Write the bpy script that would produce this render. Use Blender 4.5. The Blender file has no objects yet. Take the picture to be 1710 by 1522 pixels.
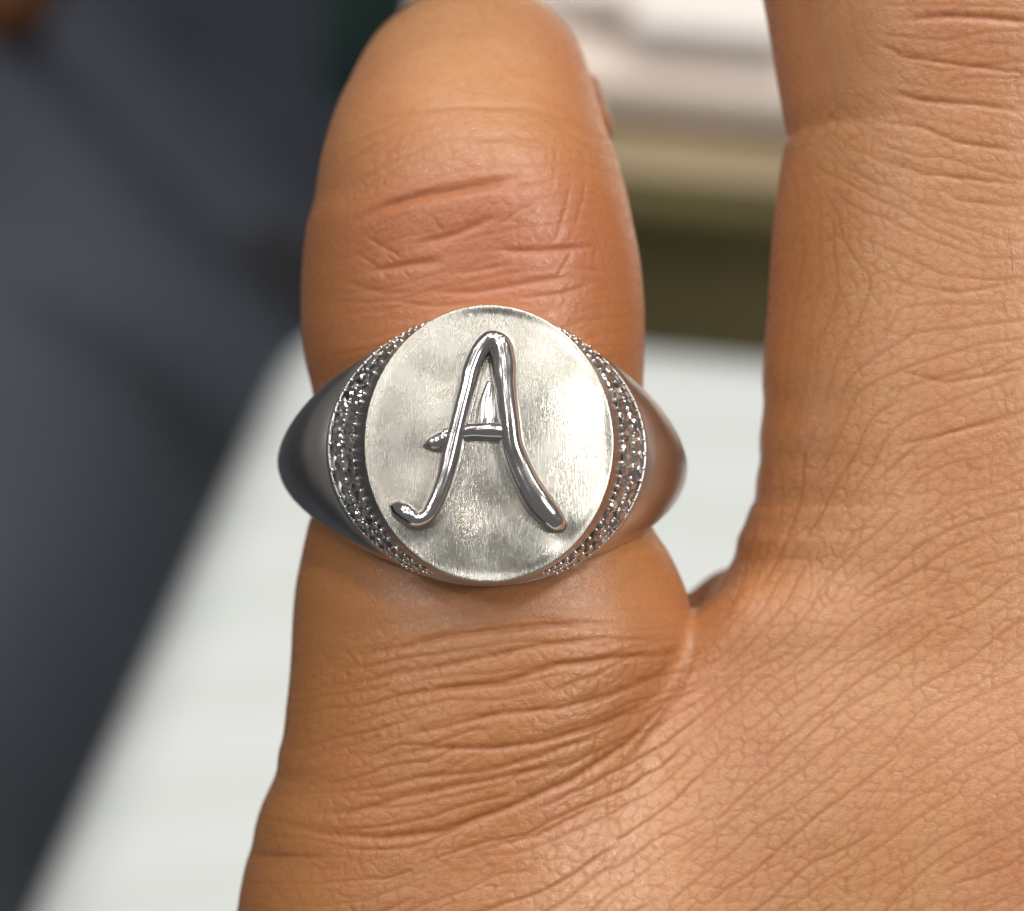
import bpy, bmesh, math, random, time
import numpy as np
from mathutils import Vector, Matrix

T0 = time.time()
random.seed(7)
rng = np.random.default_rng(7)
scene = bpy.context.scene
coll = scene.collection
R = math.radians

# ------------------------------------------------------------------ camera
PITCH = R(55)                        # looking down by this much
CAM = Vector((0.0, 0.0, 1.244))
DIST = 140.0                         # mm from the lens to the ring's face
PPM = 35.0                           # photograph pixels per mm at the ring's face
CX, CY = 855.0, 761.0
cam_data = bpy.data.cameras.new("camera")
cam_data.sensor_width = 36.0
cam_data.lens = 36.0 * DIST / (1710.0 / PPM)
cam_data.clip_start = 0.004
cam_data.clip_end = 50.0
cam_data.dof.use_dof = True
cam_data.dof.focus_distance = (DIST + 0.3) * 0.001
cam_data.dof.aperture_fstop = 31.0
cam = bpy.data.objects.new("camera", cam_data)
coll.objects.link(cam)
cam.location = CAM
cam.rotation_euler = (math.pi / 2 - PITCH, 0, 0)
scene.camera = cam
CAMR = Matrix.Rotation(math.pi / 2 - PITCH, 4, 'X')
# hand space: mm, origin on the ring's face, +y along the fingers, +z to the lens
HAND_M = Matrix.Translation(CAM) @ CAMR @ Matrix.Translation((0, 0, -DIST * .001)) @ Matrix.Scale(.001, 4)

# ------------------------------------------------------------------ world, lamps, exposure
world = bpy.data.worlds.new("World")
scene.world = world
world.use_nodes = True
bg = world.node_tree.nodes["Background"]
bg.inputs[0].default_value = (1.0, 0.97, 0.93, 1)
bg.inputs[1].default_value = 0.13
scene.view_settings.view_transform = 'Standard'
scene.view_settings.look = 'None'
scene.view_settings.exposure = -0.03
scene.view_settings.gamma = 1.0
scene.render.engine = 'CYCLES'
scene.cycles.max_bounces = 10
scene.cycles.transmission_bounces = 8
scene.cycles.caustics_reflective = True
scene.cycles.caustics_refractive = True
scene.cycles.blur_glossy = 0.6
scene.cycles.sample_clamp_indirect = 6.0


def area_lamp(name, loc, target, sx, sy, watts, col=(1, 0.96, 0.9)):
    l = bpy.data.lights.new(name, 'AREA')
    l.shape = 'RECTANGLE'
    l.size, l.size_y = sx, sy
    l.energy = watts
    l.color = col
    o = bpy.data.objects.new(name, l)
    coll.objects.link(o)
    o.location = loc
    o.rotation_euler = (Vector(target) - Vector(loc)).to_track_quat('-Z', 'Y').to_euler()
    return o


HP = (0.0, 0.08, 1.13)
area_lamp("ceiling_lamp", (-0.60, 0.42, 2.60), HP, 0.30, 0.30, 3.0)
area_lamp("ceiling_lamp", (0.66, 0.36, 2.60), HP, 0.30, 0.30, 6.0)
area_lamp("ceiling_lamp", (1.05, -0.42, 2.45), HP, 0.30, 0.30, 10.0)
area_lamp("ceiling_lamp", (-0.22, -0.24, 2.60), HP, 0.13, 0.10, 1.3)
area_lamp("ceiling_lamp", (0.27, -0.22, 2.60), HP, 0.13, 0.13, .3)
for lx, ly, lw in ((-0.25, 0.75, 2.4), (0.35, 0.85, 2.4), (0.32, 0.10, 1.2), (-1.0, 0.0, 1.8), (0.05, 0.35, 1.6), (-0.75, -0.5, .8)):  # unseen lamps, added for sparkle on the diamonds and streaks on the letter
    area_lamp("spot_lamp", (lx, ly, 2.6), HP, 0.07, 0.07, lw, (1, .95, .88))
for lx, ly in ((-1.2, .6), (1.0, .9), (-.9, -.7), (.7, 1.3), (-.5, 1.2), (0, 1.0), (1.4, .3), (-1.5, .2)):  # more unseen small lamps, added so the stones glint
    area_lamp("spot_lamp", (lx, ly, 2.55), HP, 0.05, 0.05, 1.8, (1, .96, .9))


# ------------------------------------------------------------------ helpers
def px(x, y, z=0.0):
    """photograph pixel at depth z (mm, hand space) -> hand space mm"""
    s = (DIST - z) / DIST / PPM
    return ((x - CX) * s, -(y - CY) * s, z)


def ray_dir(x, y):
    v = Vector(((x - CX) / PPM / DIST, -(y - CY) / PPM / DIST, -1.0))
    return (CAMR.to_3x3() @ v)


def on_z(x, y, z):
    d = ray_dir(x, y)
    t = (z - CAM.z) / d.z
    return CAM + d * t


def tag(o, label=None, cat=None, group=None, kind=None):
    if label: o['label'] = label
    if cat: o['category'] = cat
    if group: o['group'] = group
    if kind: o['kind'] = kind
    return o


def link(o, parent=None):
    coll.objects.link(o)
    if parent: o.parent = parent
    return o


def mesh_obj(name, verts, faces, mat, parent=None, smooth=True):
    me = bpy.data.meshes.new(name)
    me.from_pydata([tuple(v) for v in verts], [], [tuple(f) for f in faces])
    me.materials.append(mat)
    if smooth:
        me.polygons.foreach_set("use_smooth", [True] * len(me.polygons))
    me.update()
    return link(bpy.data.objects.new(name, me), parent)


def bm_obj(name, bm, mat, parent=None, smooth=False):
    me = bpy.data.meshes.new(name)
    bm.normal_update()
    bm.to_mesh(me)
    bm.free()
    me.materials.append(mat)
    if smooth:
        me.polygons.foreach_set("use_smooth", [True] * len(me.polygons))
    return link(bpy.data.objects.new(name, me), parent)


def empty(name, M, parent=None):
    o = bpy.data.objects.new(name, None)
    o.empty_display_size = .005
    link(o, parent)
    o.matrix_world = M
    return o


class Mat:
    def __init__(s, name):
        s.m = bpy.data.materials.new(name)
        s.m.use_nodes = True
        s.nt = s.m.node_tree
        s.p = s.nt.nodes["Principled BSDF"]

    def n(s, typ, **kw):
        node = s.nt.nodes.new(typ)
        for k, v in kw.items():
            if k.startswith('i_'):
                key = k[2:]
                node.inputs[int(key) if key.isdigit() else key.replace('_', ' ')].default_value = v
            else:
                setattr(node, k, v)
        return node

    def l(s, a, b):
        s.nt.links.new(a, b)

    def set(s, **kw):
        for k, v in kw.items():
            s.p.inputs[k.replace('_', ' ')].default_value = v
        return s

    def coords(s, scale=(1, 1, 1), kind='Object', rot=(0, 0, 0)):
        tc = s.n('ShaderNodeTexCoord')
        mp = s.n('ShaderNodeMapping')
        mp.inputs['Scale'].default_value = scale
        mp.inputs['Rotation'].default_value = rot
        s.l(tc.outputs[kind], mp.inputs[0])
        return mp.outputs[0]

    def noise(s, co, scale, detail=3, rough=.55):
        n = s.n('ShaderNodeTexNoise')
        n.inputs['Scale'].default_value = scale
        n.inputs['Detail'].default_value = detail
        n.inputs['Roughness'].default_value = rough
        s.l(co, n.inputs['Vector'])
        return n.outputs[0]

    def ramp(s, fac, stops):
        r = s.n('ShaderNodeValToRGB')
        el = r.color_ramp.elements
        while len(el) < len(stops): el.new(0.5)
        for e, (p, c) in zip(el, stops):
            e.position = p
            e.color = (*c, 1) if len(c) == 3 else c
        s.l(fac, r.inputs[0])
        return r.outputs[0]

    def maprange(s, v, a, b, c, d):
        m = s.n('ShaderNodeMapRange')
        for i, q in enumerate((a, b, c, d)): m.inputs[i + 1].default_value = q
        s.l(v, m.inputs[0])
        return m.outputs[0]

    def math(s, op, a, b=None):
        m = s.n('ShaderNodeMath', operation=op)
        for i, v in enumerate((a, b)):
            if v is None: continue
            if isinstance(v, (int, float)): m.inputs[i].default_value = v
            else: s.l(v, m.inputs[i])
        return m.outputs[0]

    def mix(s, fac, a, b):
        m = s.n('ShaderNodeMix', data_type='RGBA')
        for sock, v in ((m.inputs[0], fac), (m.inputs[6], a), (m.inputs[7], b)):
            if isinstance(v, (int, float)): sock.default_value = v
            elif isinstance(v, tuple): sock.default_value = (*v, 1)
            else: s.l(v, sock)
        return m.outputs[2]

    def bump(s, h, strength, dist, prev=None):
        b = s.n('ShaderNodeBump')
        b.inputs['Strength'].default_value = strength
        b.inputs['Distance'].default_value = dist
        s.l(h, b.inputs['Height'])
        if prev is not None: s.l(prev, b.inputs['Normal'])
        return b.outputs[0]


# ------------------------------------------------------------------ materials
def skin_material():
    m = Mat("skin")
    co = m.coords((1, 1, 1))                          # hand space is in mm
    blot = m.noise(co, .16, 3)
    fine = m.noise(co, 1.1, 3)
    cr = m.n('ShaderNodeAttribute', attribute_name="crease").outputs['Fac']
    red = m.n('ShaderNodeAttribute', attribute_name="flush").outputs['Fac']
    base = m.mix(m.maprange(blot, .35, .65, 0, 1), (.565, .275, .122), (.605, .312, .152))
    base = m.mix(m.maprange(fine, .35, .7, 0, .35), base, (.605, .335, .19))
    base = m.mix(m.maprange(m.noise(co, .45, 4), .52, .75, 0, .45), base, (.52, .215, .115))
    left_shade = m.n('ShaderNodeAttribute', attribute_name="tan").outputs['Fac']  # dimmer light on the left, painted into the skin colour as browner tone
    base = m.mix(m.math('MULTIPLY', left_shade, .8), base, (.425, .175, .056))
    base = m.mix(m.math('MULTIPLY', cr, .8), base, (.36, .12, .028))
    base = m.mix(red, base, (.49, .175, .082))
    m.l(base, m.p.inputs['Base Color'])
    m.set(Subsurface_Weight=.55, Subsurface_Scale=.00085)
    m.p.inputs['Subsurface Radius'].default_value = (1.0, .38, .2)
    m.p.inputs['Specular IOR Level'].default_value = .7
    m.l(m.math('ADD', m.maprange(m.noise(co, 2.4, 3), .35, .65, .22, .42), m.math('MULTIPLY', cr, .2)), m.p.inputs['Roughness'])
    vor = m.n('ShaderNodeTexVoronoi', feature='DISTANCE_TO_EDGE')
    wc = m.n('ShaderNodeVectorMath', operation='ADD')
    nz = m.n('ShaderNodeTexNoise')
    nz.inputs['Scale'].default_value = 1.5
    m.l(co, nz.inputs['Vector'])
    m.l(co, wc.inputs[0]); m.l(nz.outputs['Color'], wc.inputs[1])
    vor.inputs['Scale'].default_value = 2.6
    m.l(wc.outputs[0], vor.inputs['Vector'])
    cells = m.maprange(vor.outputs[0], 0, .12, 0, 1)
    grit = m.noise(co, 7.0, 3, .6)
    b = m.bump(cells, .12, .00004)
    b = m.bump(grit, .34, .00005, b)
    b = m.bump(m.noise(co, 16, 2), .35, .00003, b)
    b = m.bump(m.noise(m.coords((2.2, 5.0, 3.0), rot=(0, 0, .6)), 1.6, 3), .14, .00008, b)
    m.l(b, m.p.inputs['Normal'])
    return m.m


def steel_polished(name="polished_metal", rough=.13, col=(.82, .80, .80)):
    m = Mat(name)
    co = m.coords()
    m.set(Metallic=1.0)
    m.p.inputs['Base Color'].default_value = (*col, 1)
    n1 = m.noise(co, .9, 3)
    m.l(m.maprange(n1, .3, .7, rough * (.7 if rough < .2 else .94), rough * (1.5 if rough < .2 else 1.06)), m.p.inputs['Roughness'])
    b = m.bump(m.noise(co, .8, 2), .25 if rough < .2 else .015, .00003)
    b = m.bump(m.noise(co, 14, 2), .12, .000008, b)
    m.l(b, m.p.inputs['Normal'])
    return m.m


def steel_brushed():
    m = Mat("brushed_metal")
    m.set(Metallic=1.0)
    co = m.coords((16, .9, 3))                         # brush lines run along the finger
    co2 = m.coords((11, .8, 3), rot=(0, 0, .3))
    cog = m.coords()
    br = m.noise(co, 1.6, 4, .65)
    br2 = m.noise(co2, 1.6, 3, .6)
    cloud = m.noise(cog, .55, 3)
    grain = m.noise(cog, 15, 2, .6)
    irid = m.n('ShaderNodeTexNoise'); irid.inputs['Scale'].default_value = 6.5; m.l(cog, irid.inputs['Vector'])
    mtl = m.ramp(cloud, [(.3, (.53, .51, .46)), (.7, (.61, .60, .56))])
    ov = m.n('ShaderNodeMix', data_type='RGBA', blend_type='OVERLAY'); ov.inputs[0].default_value = .22
    m.l(mtl, ov.inputs[6]); m.l(irid.outputs['Color'], ov.inputs[7]); m.l(ov.outputs[2], m.p.inputs['Base Color'])
    m.l(m.maprange(m.math('ADD', m.math('MULTIPLY', cloud, .6), m.math('MULTIPLY', br, .4)), .3, .7, .19, .34), m.p.inputs['Roughness'])
    b = m.bump(br, .40, .00003)
    b = m.bump(br2, .16, .00002, b)
    b = m.bump(grain, .35, .00001, b)
    m.l(b, m.p.inputs['Normal'])
    return m.m


def diamond_material():
    m = Mat("diamond_glass")
    m.set(Roughness=0.08, IOR=2.4, Transmission_Weight=1.0, Metallic=.38)
    m.p.inputs['Base Color'].default_value = (1, 1, 1, 1)
    return m.m


def plain(name, col, rough=.5, var=.12, scale=30, bump=0.0, spec=.5):
    m = Mat(name)
    co = m.coords()
    n = m.noise(co, scale, 4)
    lo = tuple(c * (1 - var) for c in col)
    hi = tuple(min(1, c * (1 + var)) for c in col)
    m.l(m.ramp(n, [(.3, lo), (.7, hi)]), m.p.inputs['Base Color'])
    m.set(Roughness=rough)
    m.p.inputs['Specular IOR Level'].default_value = spec
    if bump:
        m.l(m.bump(n, .5, bump), m.p.inputs['Normal'])
    return m.m


M_SKIN = skin_material()
M_POL = steel_polished()
M_BAND = steel_polished("satin_band_metal", .33, (.66, .645, .63))
M_CHAN = steel_polished("channel_metal", .30, (.82, .81, .80))
M_BRUSH = steel_brushed()
M_DIA = diamond_material()
M_HAIR = plain("hair_dark", (.03, .018, .01), .5, .1, 5)


# ================================================================== BACKGROUND
def build_background():
    ZC = 0.90                                            # counter top
    floor_m = plain("floor_dark", (.035, .037, .042), .8, .2, 6)
    v = [(-4, -2, 0), (4, -2, 0), (4, 6, 0), (-4, 6, 0)]
    f = mesh_obj("floor", v, [(0, 1, 2, 3)], floor_m, None, False)
    tag(f, kind='structure')

    # --- white counter, seen behind the hand
    white = plain("white_laminate", (.68, .725, .725), .35, .02, 14)
    WM = Mat('white_laminate_lines'); wco = WM.coords()
    wv_ = WM.n('ShaderNodeTexWave', bands_direction='Y'); wv_.inputs['Scale'].default_value = 22; wv_.inputs['Distortion'].default_value = 4.0; wv_.inputs['Detail'].default_value = 2  # faint bands: reflections painted into the counter's colour
    WM.l(wco, wv_.inputs['Vector']); WM.l(WM.ramp(wv_.outputs['Fac'], [(.1, (.63, .675, .68)), (.9, (.67, .71, .72))]), WM.p.inputs['Base Color']); WM.set(Roughness=.35); white = WM.m
    nearL = on_z(-24, 1600, ZC); farL = on_z(518, 425, ZC)
    bl = on_z(1070, 530, ZC); br = on_z(1280, 550, ZC)
    u = (br - bl).normalized()                           # along the back edge
    w = (nearL - farL).normalized()
    back_end = bl + u * 0.55
    # back left corner: where the side edge meets the back edge line
    A = Vector((farL.x, farL.y)); dA = Vector((w.x, w.y)); B = Vector((bl.x, bl.y)); dB = Vector((u.x, u.y))
    det = dA.x * -dB.y + dB.x * dA.y
    t = ((B.x - A.x) * -dB.y + dB.x * (B.y - A.y)) / det
    corner = farL + w * t
    near_end = corner + w * 0.75
    pts = [corner, near_end, Vector((back_end.x, near_end.y, ZC)), back_end]
    bm = bmesh.new()
    top = [bm.verts.new((p.x, p.y, ZC)) for p in pts]
    fc = bm.faces.new(top)
    r = bmesh.ops.extrude_face_region(bm, geom=[fc])
    for g in r['geom']:
        if isinstance(g, bmesh.types.BMVert): g.co.z -= .04
    bmesh.ops.recalc_face_normals(bm, faces=bm.faces)
    bmesh.ops.bevel(bm, geom=list(bm.edges), offset=.012, segments=5, profile=.5, affect='EDGES')
    root = empty("counter", Matrix.Translation(((pts[0] + pts[2]) / 2).to_3d() * 1 - Vector((0, 0, ZC))))
    tag(root, "white counter with a rounded edge, out of focus beneath the hand", "counter")
    slab = bm_obj("counter_top", bm, white, root, True)
    slab.matrix_parent_inverse = root.matrix_world.inverted()
    cab = bmesh.new()
    c0 = [corner - u * 0 + (near_end - corner) * .06 + u * .06, near_end - (near_end - corner) * .06 + u * .06,
          pts[2] - u * .06 + Vector((0, .05, 0)), back_end - u * .06 - Vector((0, .05, 0))]
    vs = [cab.verts.new((p.x, p.y, ZC - .042)) for p in c0]
    fc = cab.faces.new(vs)
    r = bmesh.ops.extrude_face_region(cab, geom=[fc])
    for g in r['geom']:
        if isinstance(g, bmesh.types.BMVert): g.co.z = 0.004
    bmesh.ops.recalc_face_normals(cab, faces=cab.faces)
    cb = bm_obj("cabinet", cab, plain("cabinet_grey", (.3, .3, .3), .5), root)
    cb.matrix_parent_inverse = root.matrix_world.inverted()

    # --- wooden display ledge standing behind the counter
    n = Vector((-u.y, u.x, 0)).normalized()               # away from the camera
    if n.y < 0: n = -n
    O = bl + n * .012

    def hgt(y, off):      # height above the counter of pixel row y on the vertical plane at offset off behind the edge
        d = ray_dir(1170, y); o = O + n * off
        t = (o - CAM).dot(n) / d.dot(n)
        return (CAM + d * t).z

    def dep(y, z):        # distance behind O of pixel row y on the horizontal plane at height z
        p = on_z(1170, y, z)
        return (p - O).dot(n)
    L0 = on_z(655, 300, ZC); s0 = (Vector((L0.x, L0.y, 0)) - Vector((O.x, O.y, 0))).dot(u)
    s1 = s0 + 0.75

    def prism(profile, mat, name, parent, s0=s0, s1=s1, bev=.002):
        bm = bmesh.new()
        a = [bm.verts.new(Vector((O.x, O.y, 0)) + u * s0 + n * d + Vector((0, 0, z))) for d, z in profile]
        b = [bm.verts.new(Vector((O.x, O.y, 0)) + u * s1 + n * d + Vector((0, 0, z))) for d, z in profile]
        k = len(a)
        bm.faces.new(a); bm.faces.new(list(reversed(b)))
        for i in range(k):
            j = (i + 1) % k
            bm.faces.new((a[j], a[i], b[i], b[j]))
        bmesh.ops.recalc_face_normals(bm, faces=bm.faces)
        bmesh.ops.bevel(bm, geom=list(bm.edges), offset=bev, segments=2, profile=.5, affect='EDGES')
        o = bm_obj(name, bm, mat, parent)
        if parent: o.matrix_parent_inverse = parent.matrix_world.inverted()
        return o
    led = empty("display_ledge", Matrix.Translation(Vector((O.x, O.y, 0)) + u * (s0 + s1) / 2))
    tag(led, "olive brown wooden display ledge behind the white counter, dark recessed front", "display ledge")
    z_a = hgt(398, 0.018)                                   # bottom of the olive moulding
    dark = plain("olive_dark_wood", (.36, .30, .145), .6, .25, 18)
    oliv = plain("olive_wood", (.42, .37, .16), .5, .15, 25)
    beig = plain("beige_wood", (.36, .275, .17), .5, .1, 25)
    prism([(0.03, 0.004), (.20, 0.004), (.20, z_a), (.03, z_a)], dark, "front_panel", led)
    z_b = hgt(308, 0.018)
    prism([(.018, z_a + .0015), (.2, z_a + .0015), (.2, z_b), (.018, z_b)], oliv, "moulding", led, bev=.004)
    z_c = z_b + .0035
    d_c = dep(232, z_c)
    prism([(.0165, z_b + .0008), (.24, z_b + .0008), (.24, z_c), (.0165, z_c)], beig, "shelf_board", led, bev=.0008)
    # pinkish riser and upper shelf
    pink = plain("mauve_board", (.76, .66, .60), .6, .06, 12)
    z_d = hgt(150, d_c)
    prism([(d_c, z_c + .0015), (d_c + .25, z_c + .0015), (d_c + .25, z_d), (d_c, z_d)], pink, "back_riser", led)

    # white boxes on the ledge
    def box(name, x0, x1, y0, y1, zb, mat, label, cat, h, group=None):
        p = on_z(x0, y1, zb); q = on_z(x1, y1, zb); b_ = on_z(x0, y0, zb)
        e = (q - p); dd = (b_ - p); dd = n * max(.01, dd.dot(n)); ln = e.length
        bm = bmesh.new()
        bmesh.ops.create_cube(bm, size=1)
        for vv in bm.verts:
            co = vv.co.copy()
            vv.co = Vector(((co.x) * ln, (co.y) * dd.length, (co.z + .5) * h))
        bmesh.ops.bevel(bm, geom=list(bm.edges), offset=.0013, segments=3, profile=.5, affect='EDGES')
        root = empty(name, Matrix.Translation(p + e / 2 + dd / 2) @ Matrix.Rotation(math.atan2(u.y, u.x), 4, 'Z'))
        tag(root, label, cat, group)
        o = bm_obj("box_body", bm, mat, root, False)
        lid = bmesh.new()
        bmesh.ops.create_cube(lid, size=1)
        for vv in lid.verts:
            co = vv.co.copy()
            vv.co = Vector((co.x * (ln + .002), co.y * (dd.length + .002), h + .0005 + (co.z + .5) * .004))
        bmesh.ops.bevel(lid, geom=list(lid.edges), offset=.0015, segments=2, profile=.5, affect='EDGES')
        bm_obj("lid", lid, mat, root, False)
        return root
    pale = plain("pale_pink_white", (.86, .80, .775), .55, .03, 10)
    gree = plain("slate_grey", (.16, .18, .18), .6, .1, 10)
    box("display_box", 1055, 1320, 18, 105, z_d + .001, pale, "wide pale white box on the upper shelf between the two fingers", "box", .004, "pale boxes on the display ledge")
    box("display_box", 930, 1085, -60, 40, z_d + .001, pale, "pale white box on the upper shelf just right of the fingertip", "box", .003, "pale boxes on the display ledge")
    box("display_box", 960, 1055, 120, 165, z_c + .002, pale, "small pale box low on the ledge beside the fingertip", "box", .003, "pale boxes on the display ledge")
    box("grey_case", 1078, 1132, -110, -50, z_d + .001, gree, "slate grey case behind the wide pale box at the top edge", "case", .012)

    # --- dark folded cloth on the left, lower than the counter
    navy = Mat("navy_cloth")
    co = navy.coords()
    nn = navy.noise(co, 5, 3)
    wv = navy.noise(navy.coords((1, 1, 1)), 420, 2)
    navy.l(navy.ramp(nn, [(.3, (.060, .073, .102)), (.7, (.106, .121, .158))]), navy.p.inputs['Base Color'])
    navy.l(navy.bump(wv, .4, .0006), navy.p.inputs['Normal'])
    navy.set(Roughness=.9)
    z0 = 0.60
    nx, ny = 90, 110
    vs, fs = [], []
    xs = np.linspace(-0.62, 0.16, nx); ys = np.linspace(-0.25, 1.05, ny)
    XX, YY = np.meshgrid(xs, ys, indexing='ij')
    ph = 0.9 * XX + 0.55 * YY
    ZZ = (.055 * np.sin(ph * 26 + 2.2 * np.sin(YY * 9)) + .04 * np.sin((YY * .9 - XX * .5) * 21 + 1.2 + 1.4 * np.sin(XX * 13))
          + .024 * np.sin((XX * .3 + YY) * 44 + 3 * np.sin(XX * 8)) + .02 * np.sin(YY * 5 + XX * 7))
    ZZ += z0
    edge = np.minimum(np.minimum(XX - xs[0], xs[-1] - XX), np.minimum(YY - ys[0], ys[-1] - YY))
    drop = np.clip((.07 - edge) / .07, 0, 1)
    ZZ -= drop ** 2 * .14
    vs = np.stack([XX, YY, ZZ], -1).reshape(-1, 3)
    for i in range(nx - 1):
        for j in range(ny - 1):
            a = i * ny + j
            fs.append((a, a + ny, a + ny + 1, a + 1))
    cl = mesh_obj("cloth", vs, fs, navy.m)
    so = cl.modifiers.new("thickness", 'SOLIDIFY'); so.thickness = .006; so.offset = -1
    tag(cl, "dark blue grey cloth lying in soft folds left of the white counter", "cloth")
    # the bench the cloth lies on
    bb = bmesh.new()
    bmesh.ops.create_cube(bb, size=1)
    for vv in bb.verts:
        vv.co = Vector((-.23 + vv.co.x * .66, .40 + vv.co.y * 1.18, .262 + vv.co.z * .515))
    bmesh.ops.bevel(bb, geom=list(bb.edges), offset=.02, segments=3, profile=.5, affect='EDGES')
    be = bm_obj("bench", bb, plain("bench_dark", (.03, .03, .035), .7), None)
    tag(be, "dark upholstered bench under the blue grey cloth", "bench")
    # brown cushion in the far corner, teal bag behind the fingertip
    p = on_z(-70, -72, z0 + .05)
    bm = bmesh.new()
    bmesh.ops.create_uvsphere(bm, u_segments=24, v_segments=14, radius=1)
    for vv in bm.verts:
        c = vv.co
        vv.co = Vector((np.sign(c.x) * abs(c.x) ** .6 * .03, np.sign(c.y) * abs(c.y) ** .6 * .03, c.z * .02))
    cu = bm_obj("cushion", bm, plain("brown_leather", (.16, .065, .03), .5, .2, 30), None, True)
    cu.location = p
    tag(cu, "small brown leather cushion cut off by the upper left corner", "cushion")
    p = on_z(668, -6, z0 + .06)
    bm = bmesh.new()
    bmesh.ops.create_cube(bm, size=1)
    for vv in bm.verts:
        k = 1 - .25 * (vv.co.z + .5)
        vv.co = Vector((vv.co.x * .05 * k, vv.co.y * .035 * k, vv.co.z * .06))
    bmesh.ops.bevel(bm, geom=list(bm.edges), offset=.008, segments=3, profile=.5, affect='EDGES')
    te = bm_obj("pouch", bm, plain("teal_fabric", (.06, .12, .115), .8, .2, 40), None, True)
    te.location = p
    tag(te, "dark teal pouch just left of the fingertip, far out of focus", "pouch")


build_background()
print("background", round(time.time() - T0, 1))


# ================================================================== HAND
def P(a): return np.array(a, dtype=np.float64)


def stations(rows, zc_of):
    """rows (py, left px, right px) -> y mm (ascending), xl, xr, with depth of the axis"""
    ys, l, r = [], [], []
    for (py, a, b) in rows:
        z = 0.0
        for _ in range(4):
            y = -(py - CY) / PPM * (DIST - z) / DIST
            z = float(zc_of(y))
        s = (DIST - z) / DIST / PPM
        ys.append(-(py - CY) * s); l.append((a - CX) * s); r.append((b - CX) * s)
    o = np.argsort(ys)
    return P(ys)[o], P(l)[o], P(r)[o]


def dens(ys, *cols, step=.25):
    """monotone smooth resampling (cubic hermite with limited slopes)"""
    yy = np.arange(ys[0], ys[-1], step)
    out = []
    for c in cols:
        h = np.diff(ys); d = np.diff(c) / h
        m = np.zeros(len(c)); m[0], m[-1] = d[0], d[-1]
        for i in range(1, len(c) - 1):
            if d[i - 1] * d[i] > 0:
                m[i] = 2 * d[i - 1] * d[i] / (d[i - 1] + d[i])
        k = np.clip(np.searchsorted(ys, yy) - 1, 0, len(ys) - 2)
        t = (yy - ys[k]) / h[k]
        out.append((2*t**3-3*t**2+1)*c[k] + (t**3-2*t**2+t)*h[k]*m[k] + (-2*t**3+3*t**2)*c[k+1] + (t**3-t**2)*h[k]*m[k+1])
    return (yy, *out)


def curve(xs, vs):
    yy, vv = dens(P(xs), P(vs), step=.2)
    return lambda q: np.interp(q, yy, vv)


zc1 = curve([-60, -40, -24, -14, -8, -1.4, 6, 12, 15, 18, 21, 24, 26.6, 40], [-10.5, -10.5, -9.6, -9.9, -10.6, -11.4, -12.0, -12.5, -13.4, -15.4, -18.6, -23.2, -28.5, -40])
hh1 = curve([-60, -40, -24, -16, -10, -7.6, -5.0, -1.4, 3.4, 5.5, 10, 13, 16, 18, 21, 24, 26.6, 40], [9.5, 9.5, 9.3, 9.2, 9.2, 9.0, 8.35, 8.15, 8.2, 8.9, 9.0, 9.2, 9.1, 9.0, 8.6, 7.6, 6.2, 5])
zc2 = curve([-60, -40, -14, -8, 0, 10, 20, 30, 40, 60], [-11, -11, -11.2, -11.2, -11.2, -11.4, -11.6, -12.0, -13.0, -13.0])
hh2 = curve([-60, -40, -10, 0, 10, 17, 23, 30, 36, 40, 60], [9.8, 9.8, 9.7, 9.4, 9.3, 9.6, 10.2, 9.6, 8.8, 8.0, 8.0])
# --- little finger, from its tip joint down into the hand


F1 = [(-9, 775, 800), (-5, 735, 845), (4, 704, 884), (18, 682, 910), (40, 651, 936), (66, 624, 957), (100, 602, 974), (136, 584, 986), (184, 562, 997), (220, 551, 1006), (258, 541, 1022), (300, 533, 1036), (332, 527, 1046), (380, 511, 1056), (430, 505, 1066), (480, 502, 1072), (530, 502, 1075), (600, 509, 1074),
      (660, 522, 1072), (740, 532, 1066), (800, 530, 1068), (850, 522, 1078), (880, 513, 1088), (920, 504, 1114), (975, 493, 1140), (1010, 489, 1150), (1040, 487, 1156),
      (1060, 486, 1157), (1085, 485, 1152), (1120, 483, 1140), (1180, 477, 1120), (1215, 473, 1110), (1235, 470, 1104), (1262, 463, 1098), (1285, 461, 1092), (1305, 455, 1088), (1350, 437, 1080),
      (1385, 428, 1075), (1400, 426, 1072), (1412, 425, 1070), (1450, 415, 1066), (1490, 408, 1062), (1522, 404, 1060), (1700, 350, 1050)]
f1y, f1l, f1r = dens(*stations(F1, zc1))
# --- ring finger, neighbour on the right
CR = 1600


F2 = [(-420, 1275), (-300, 1268), (-100, 1270), (0, 1282), (60, 1290), (110, 1297), (160, 1306), (190, 1311), (215, 1317), (226, 1319), (240, 1313), (270, 1307), (310, 1301), (400, 1291), (500, 1285), (640, 1275),
      (670, 1277), (740, 1270), (765, 1271), (800, 1265), (835, 1262), (850, 1254), (880, 1243), (900, 1233), (925, 1229), (950, 1222), (980, 1215), (1020, 1207), (1100, 1200), (1300, 1190), (1700, 1180)]
F2 = [(a, b, 2 * CR - b) for a, b in F2]
f2y, f2l, f2r = dens(*stations(F2, zc2))


def gen_cyl(X, Y, Z, ys, l, r, zc, hh, n, roll=0.0):
    xl = np.interp(Y, ys, l); xr = np.interp(Y, ys, r)
    c = (xl + xr) * .5; w = (xr - xl) * .5
    h = hh(Y)
    u = np.abs((X - c) / w); v = np.abs((Z - zc(Y) - roll * (X - c)) / h)
    return ((u ** n + v ** n) ** (1.0 / n) - 1.0) * np.minimum(w, h)


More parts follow.
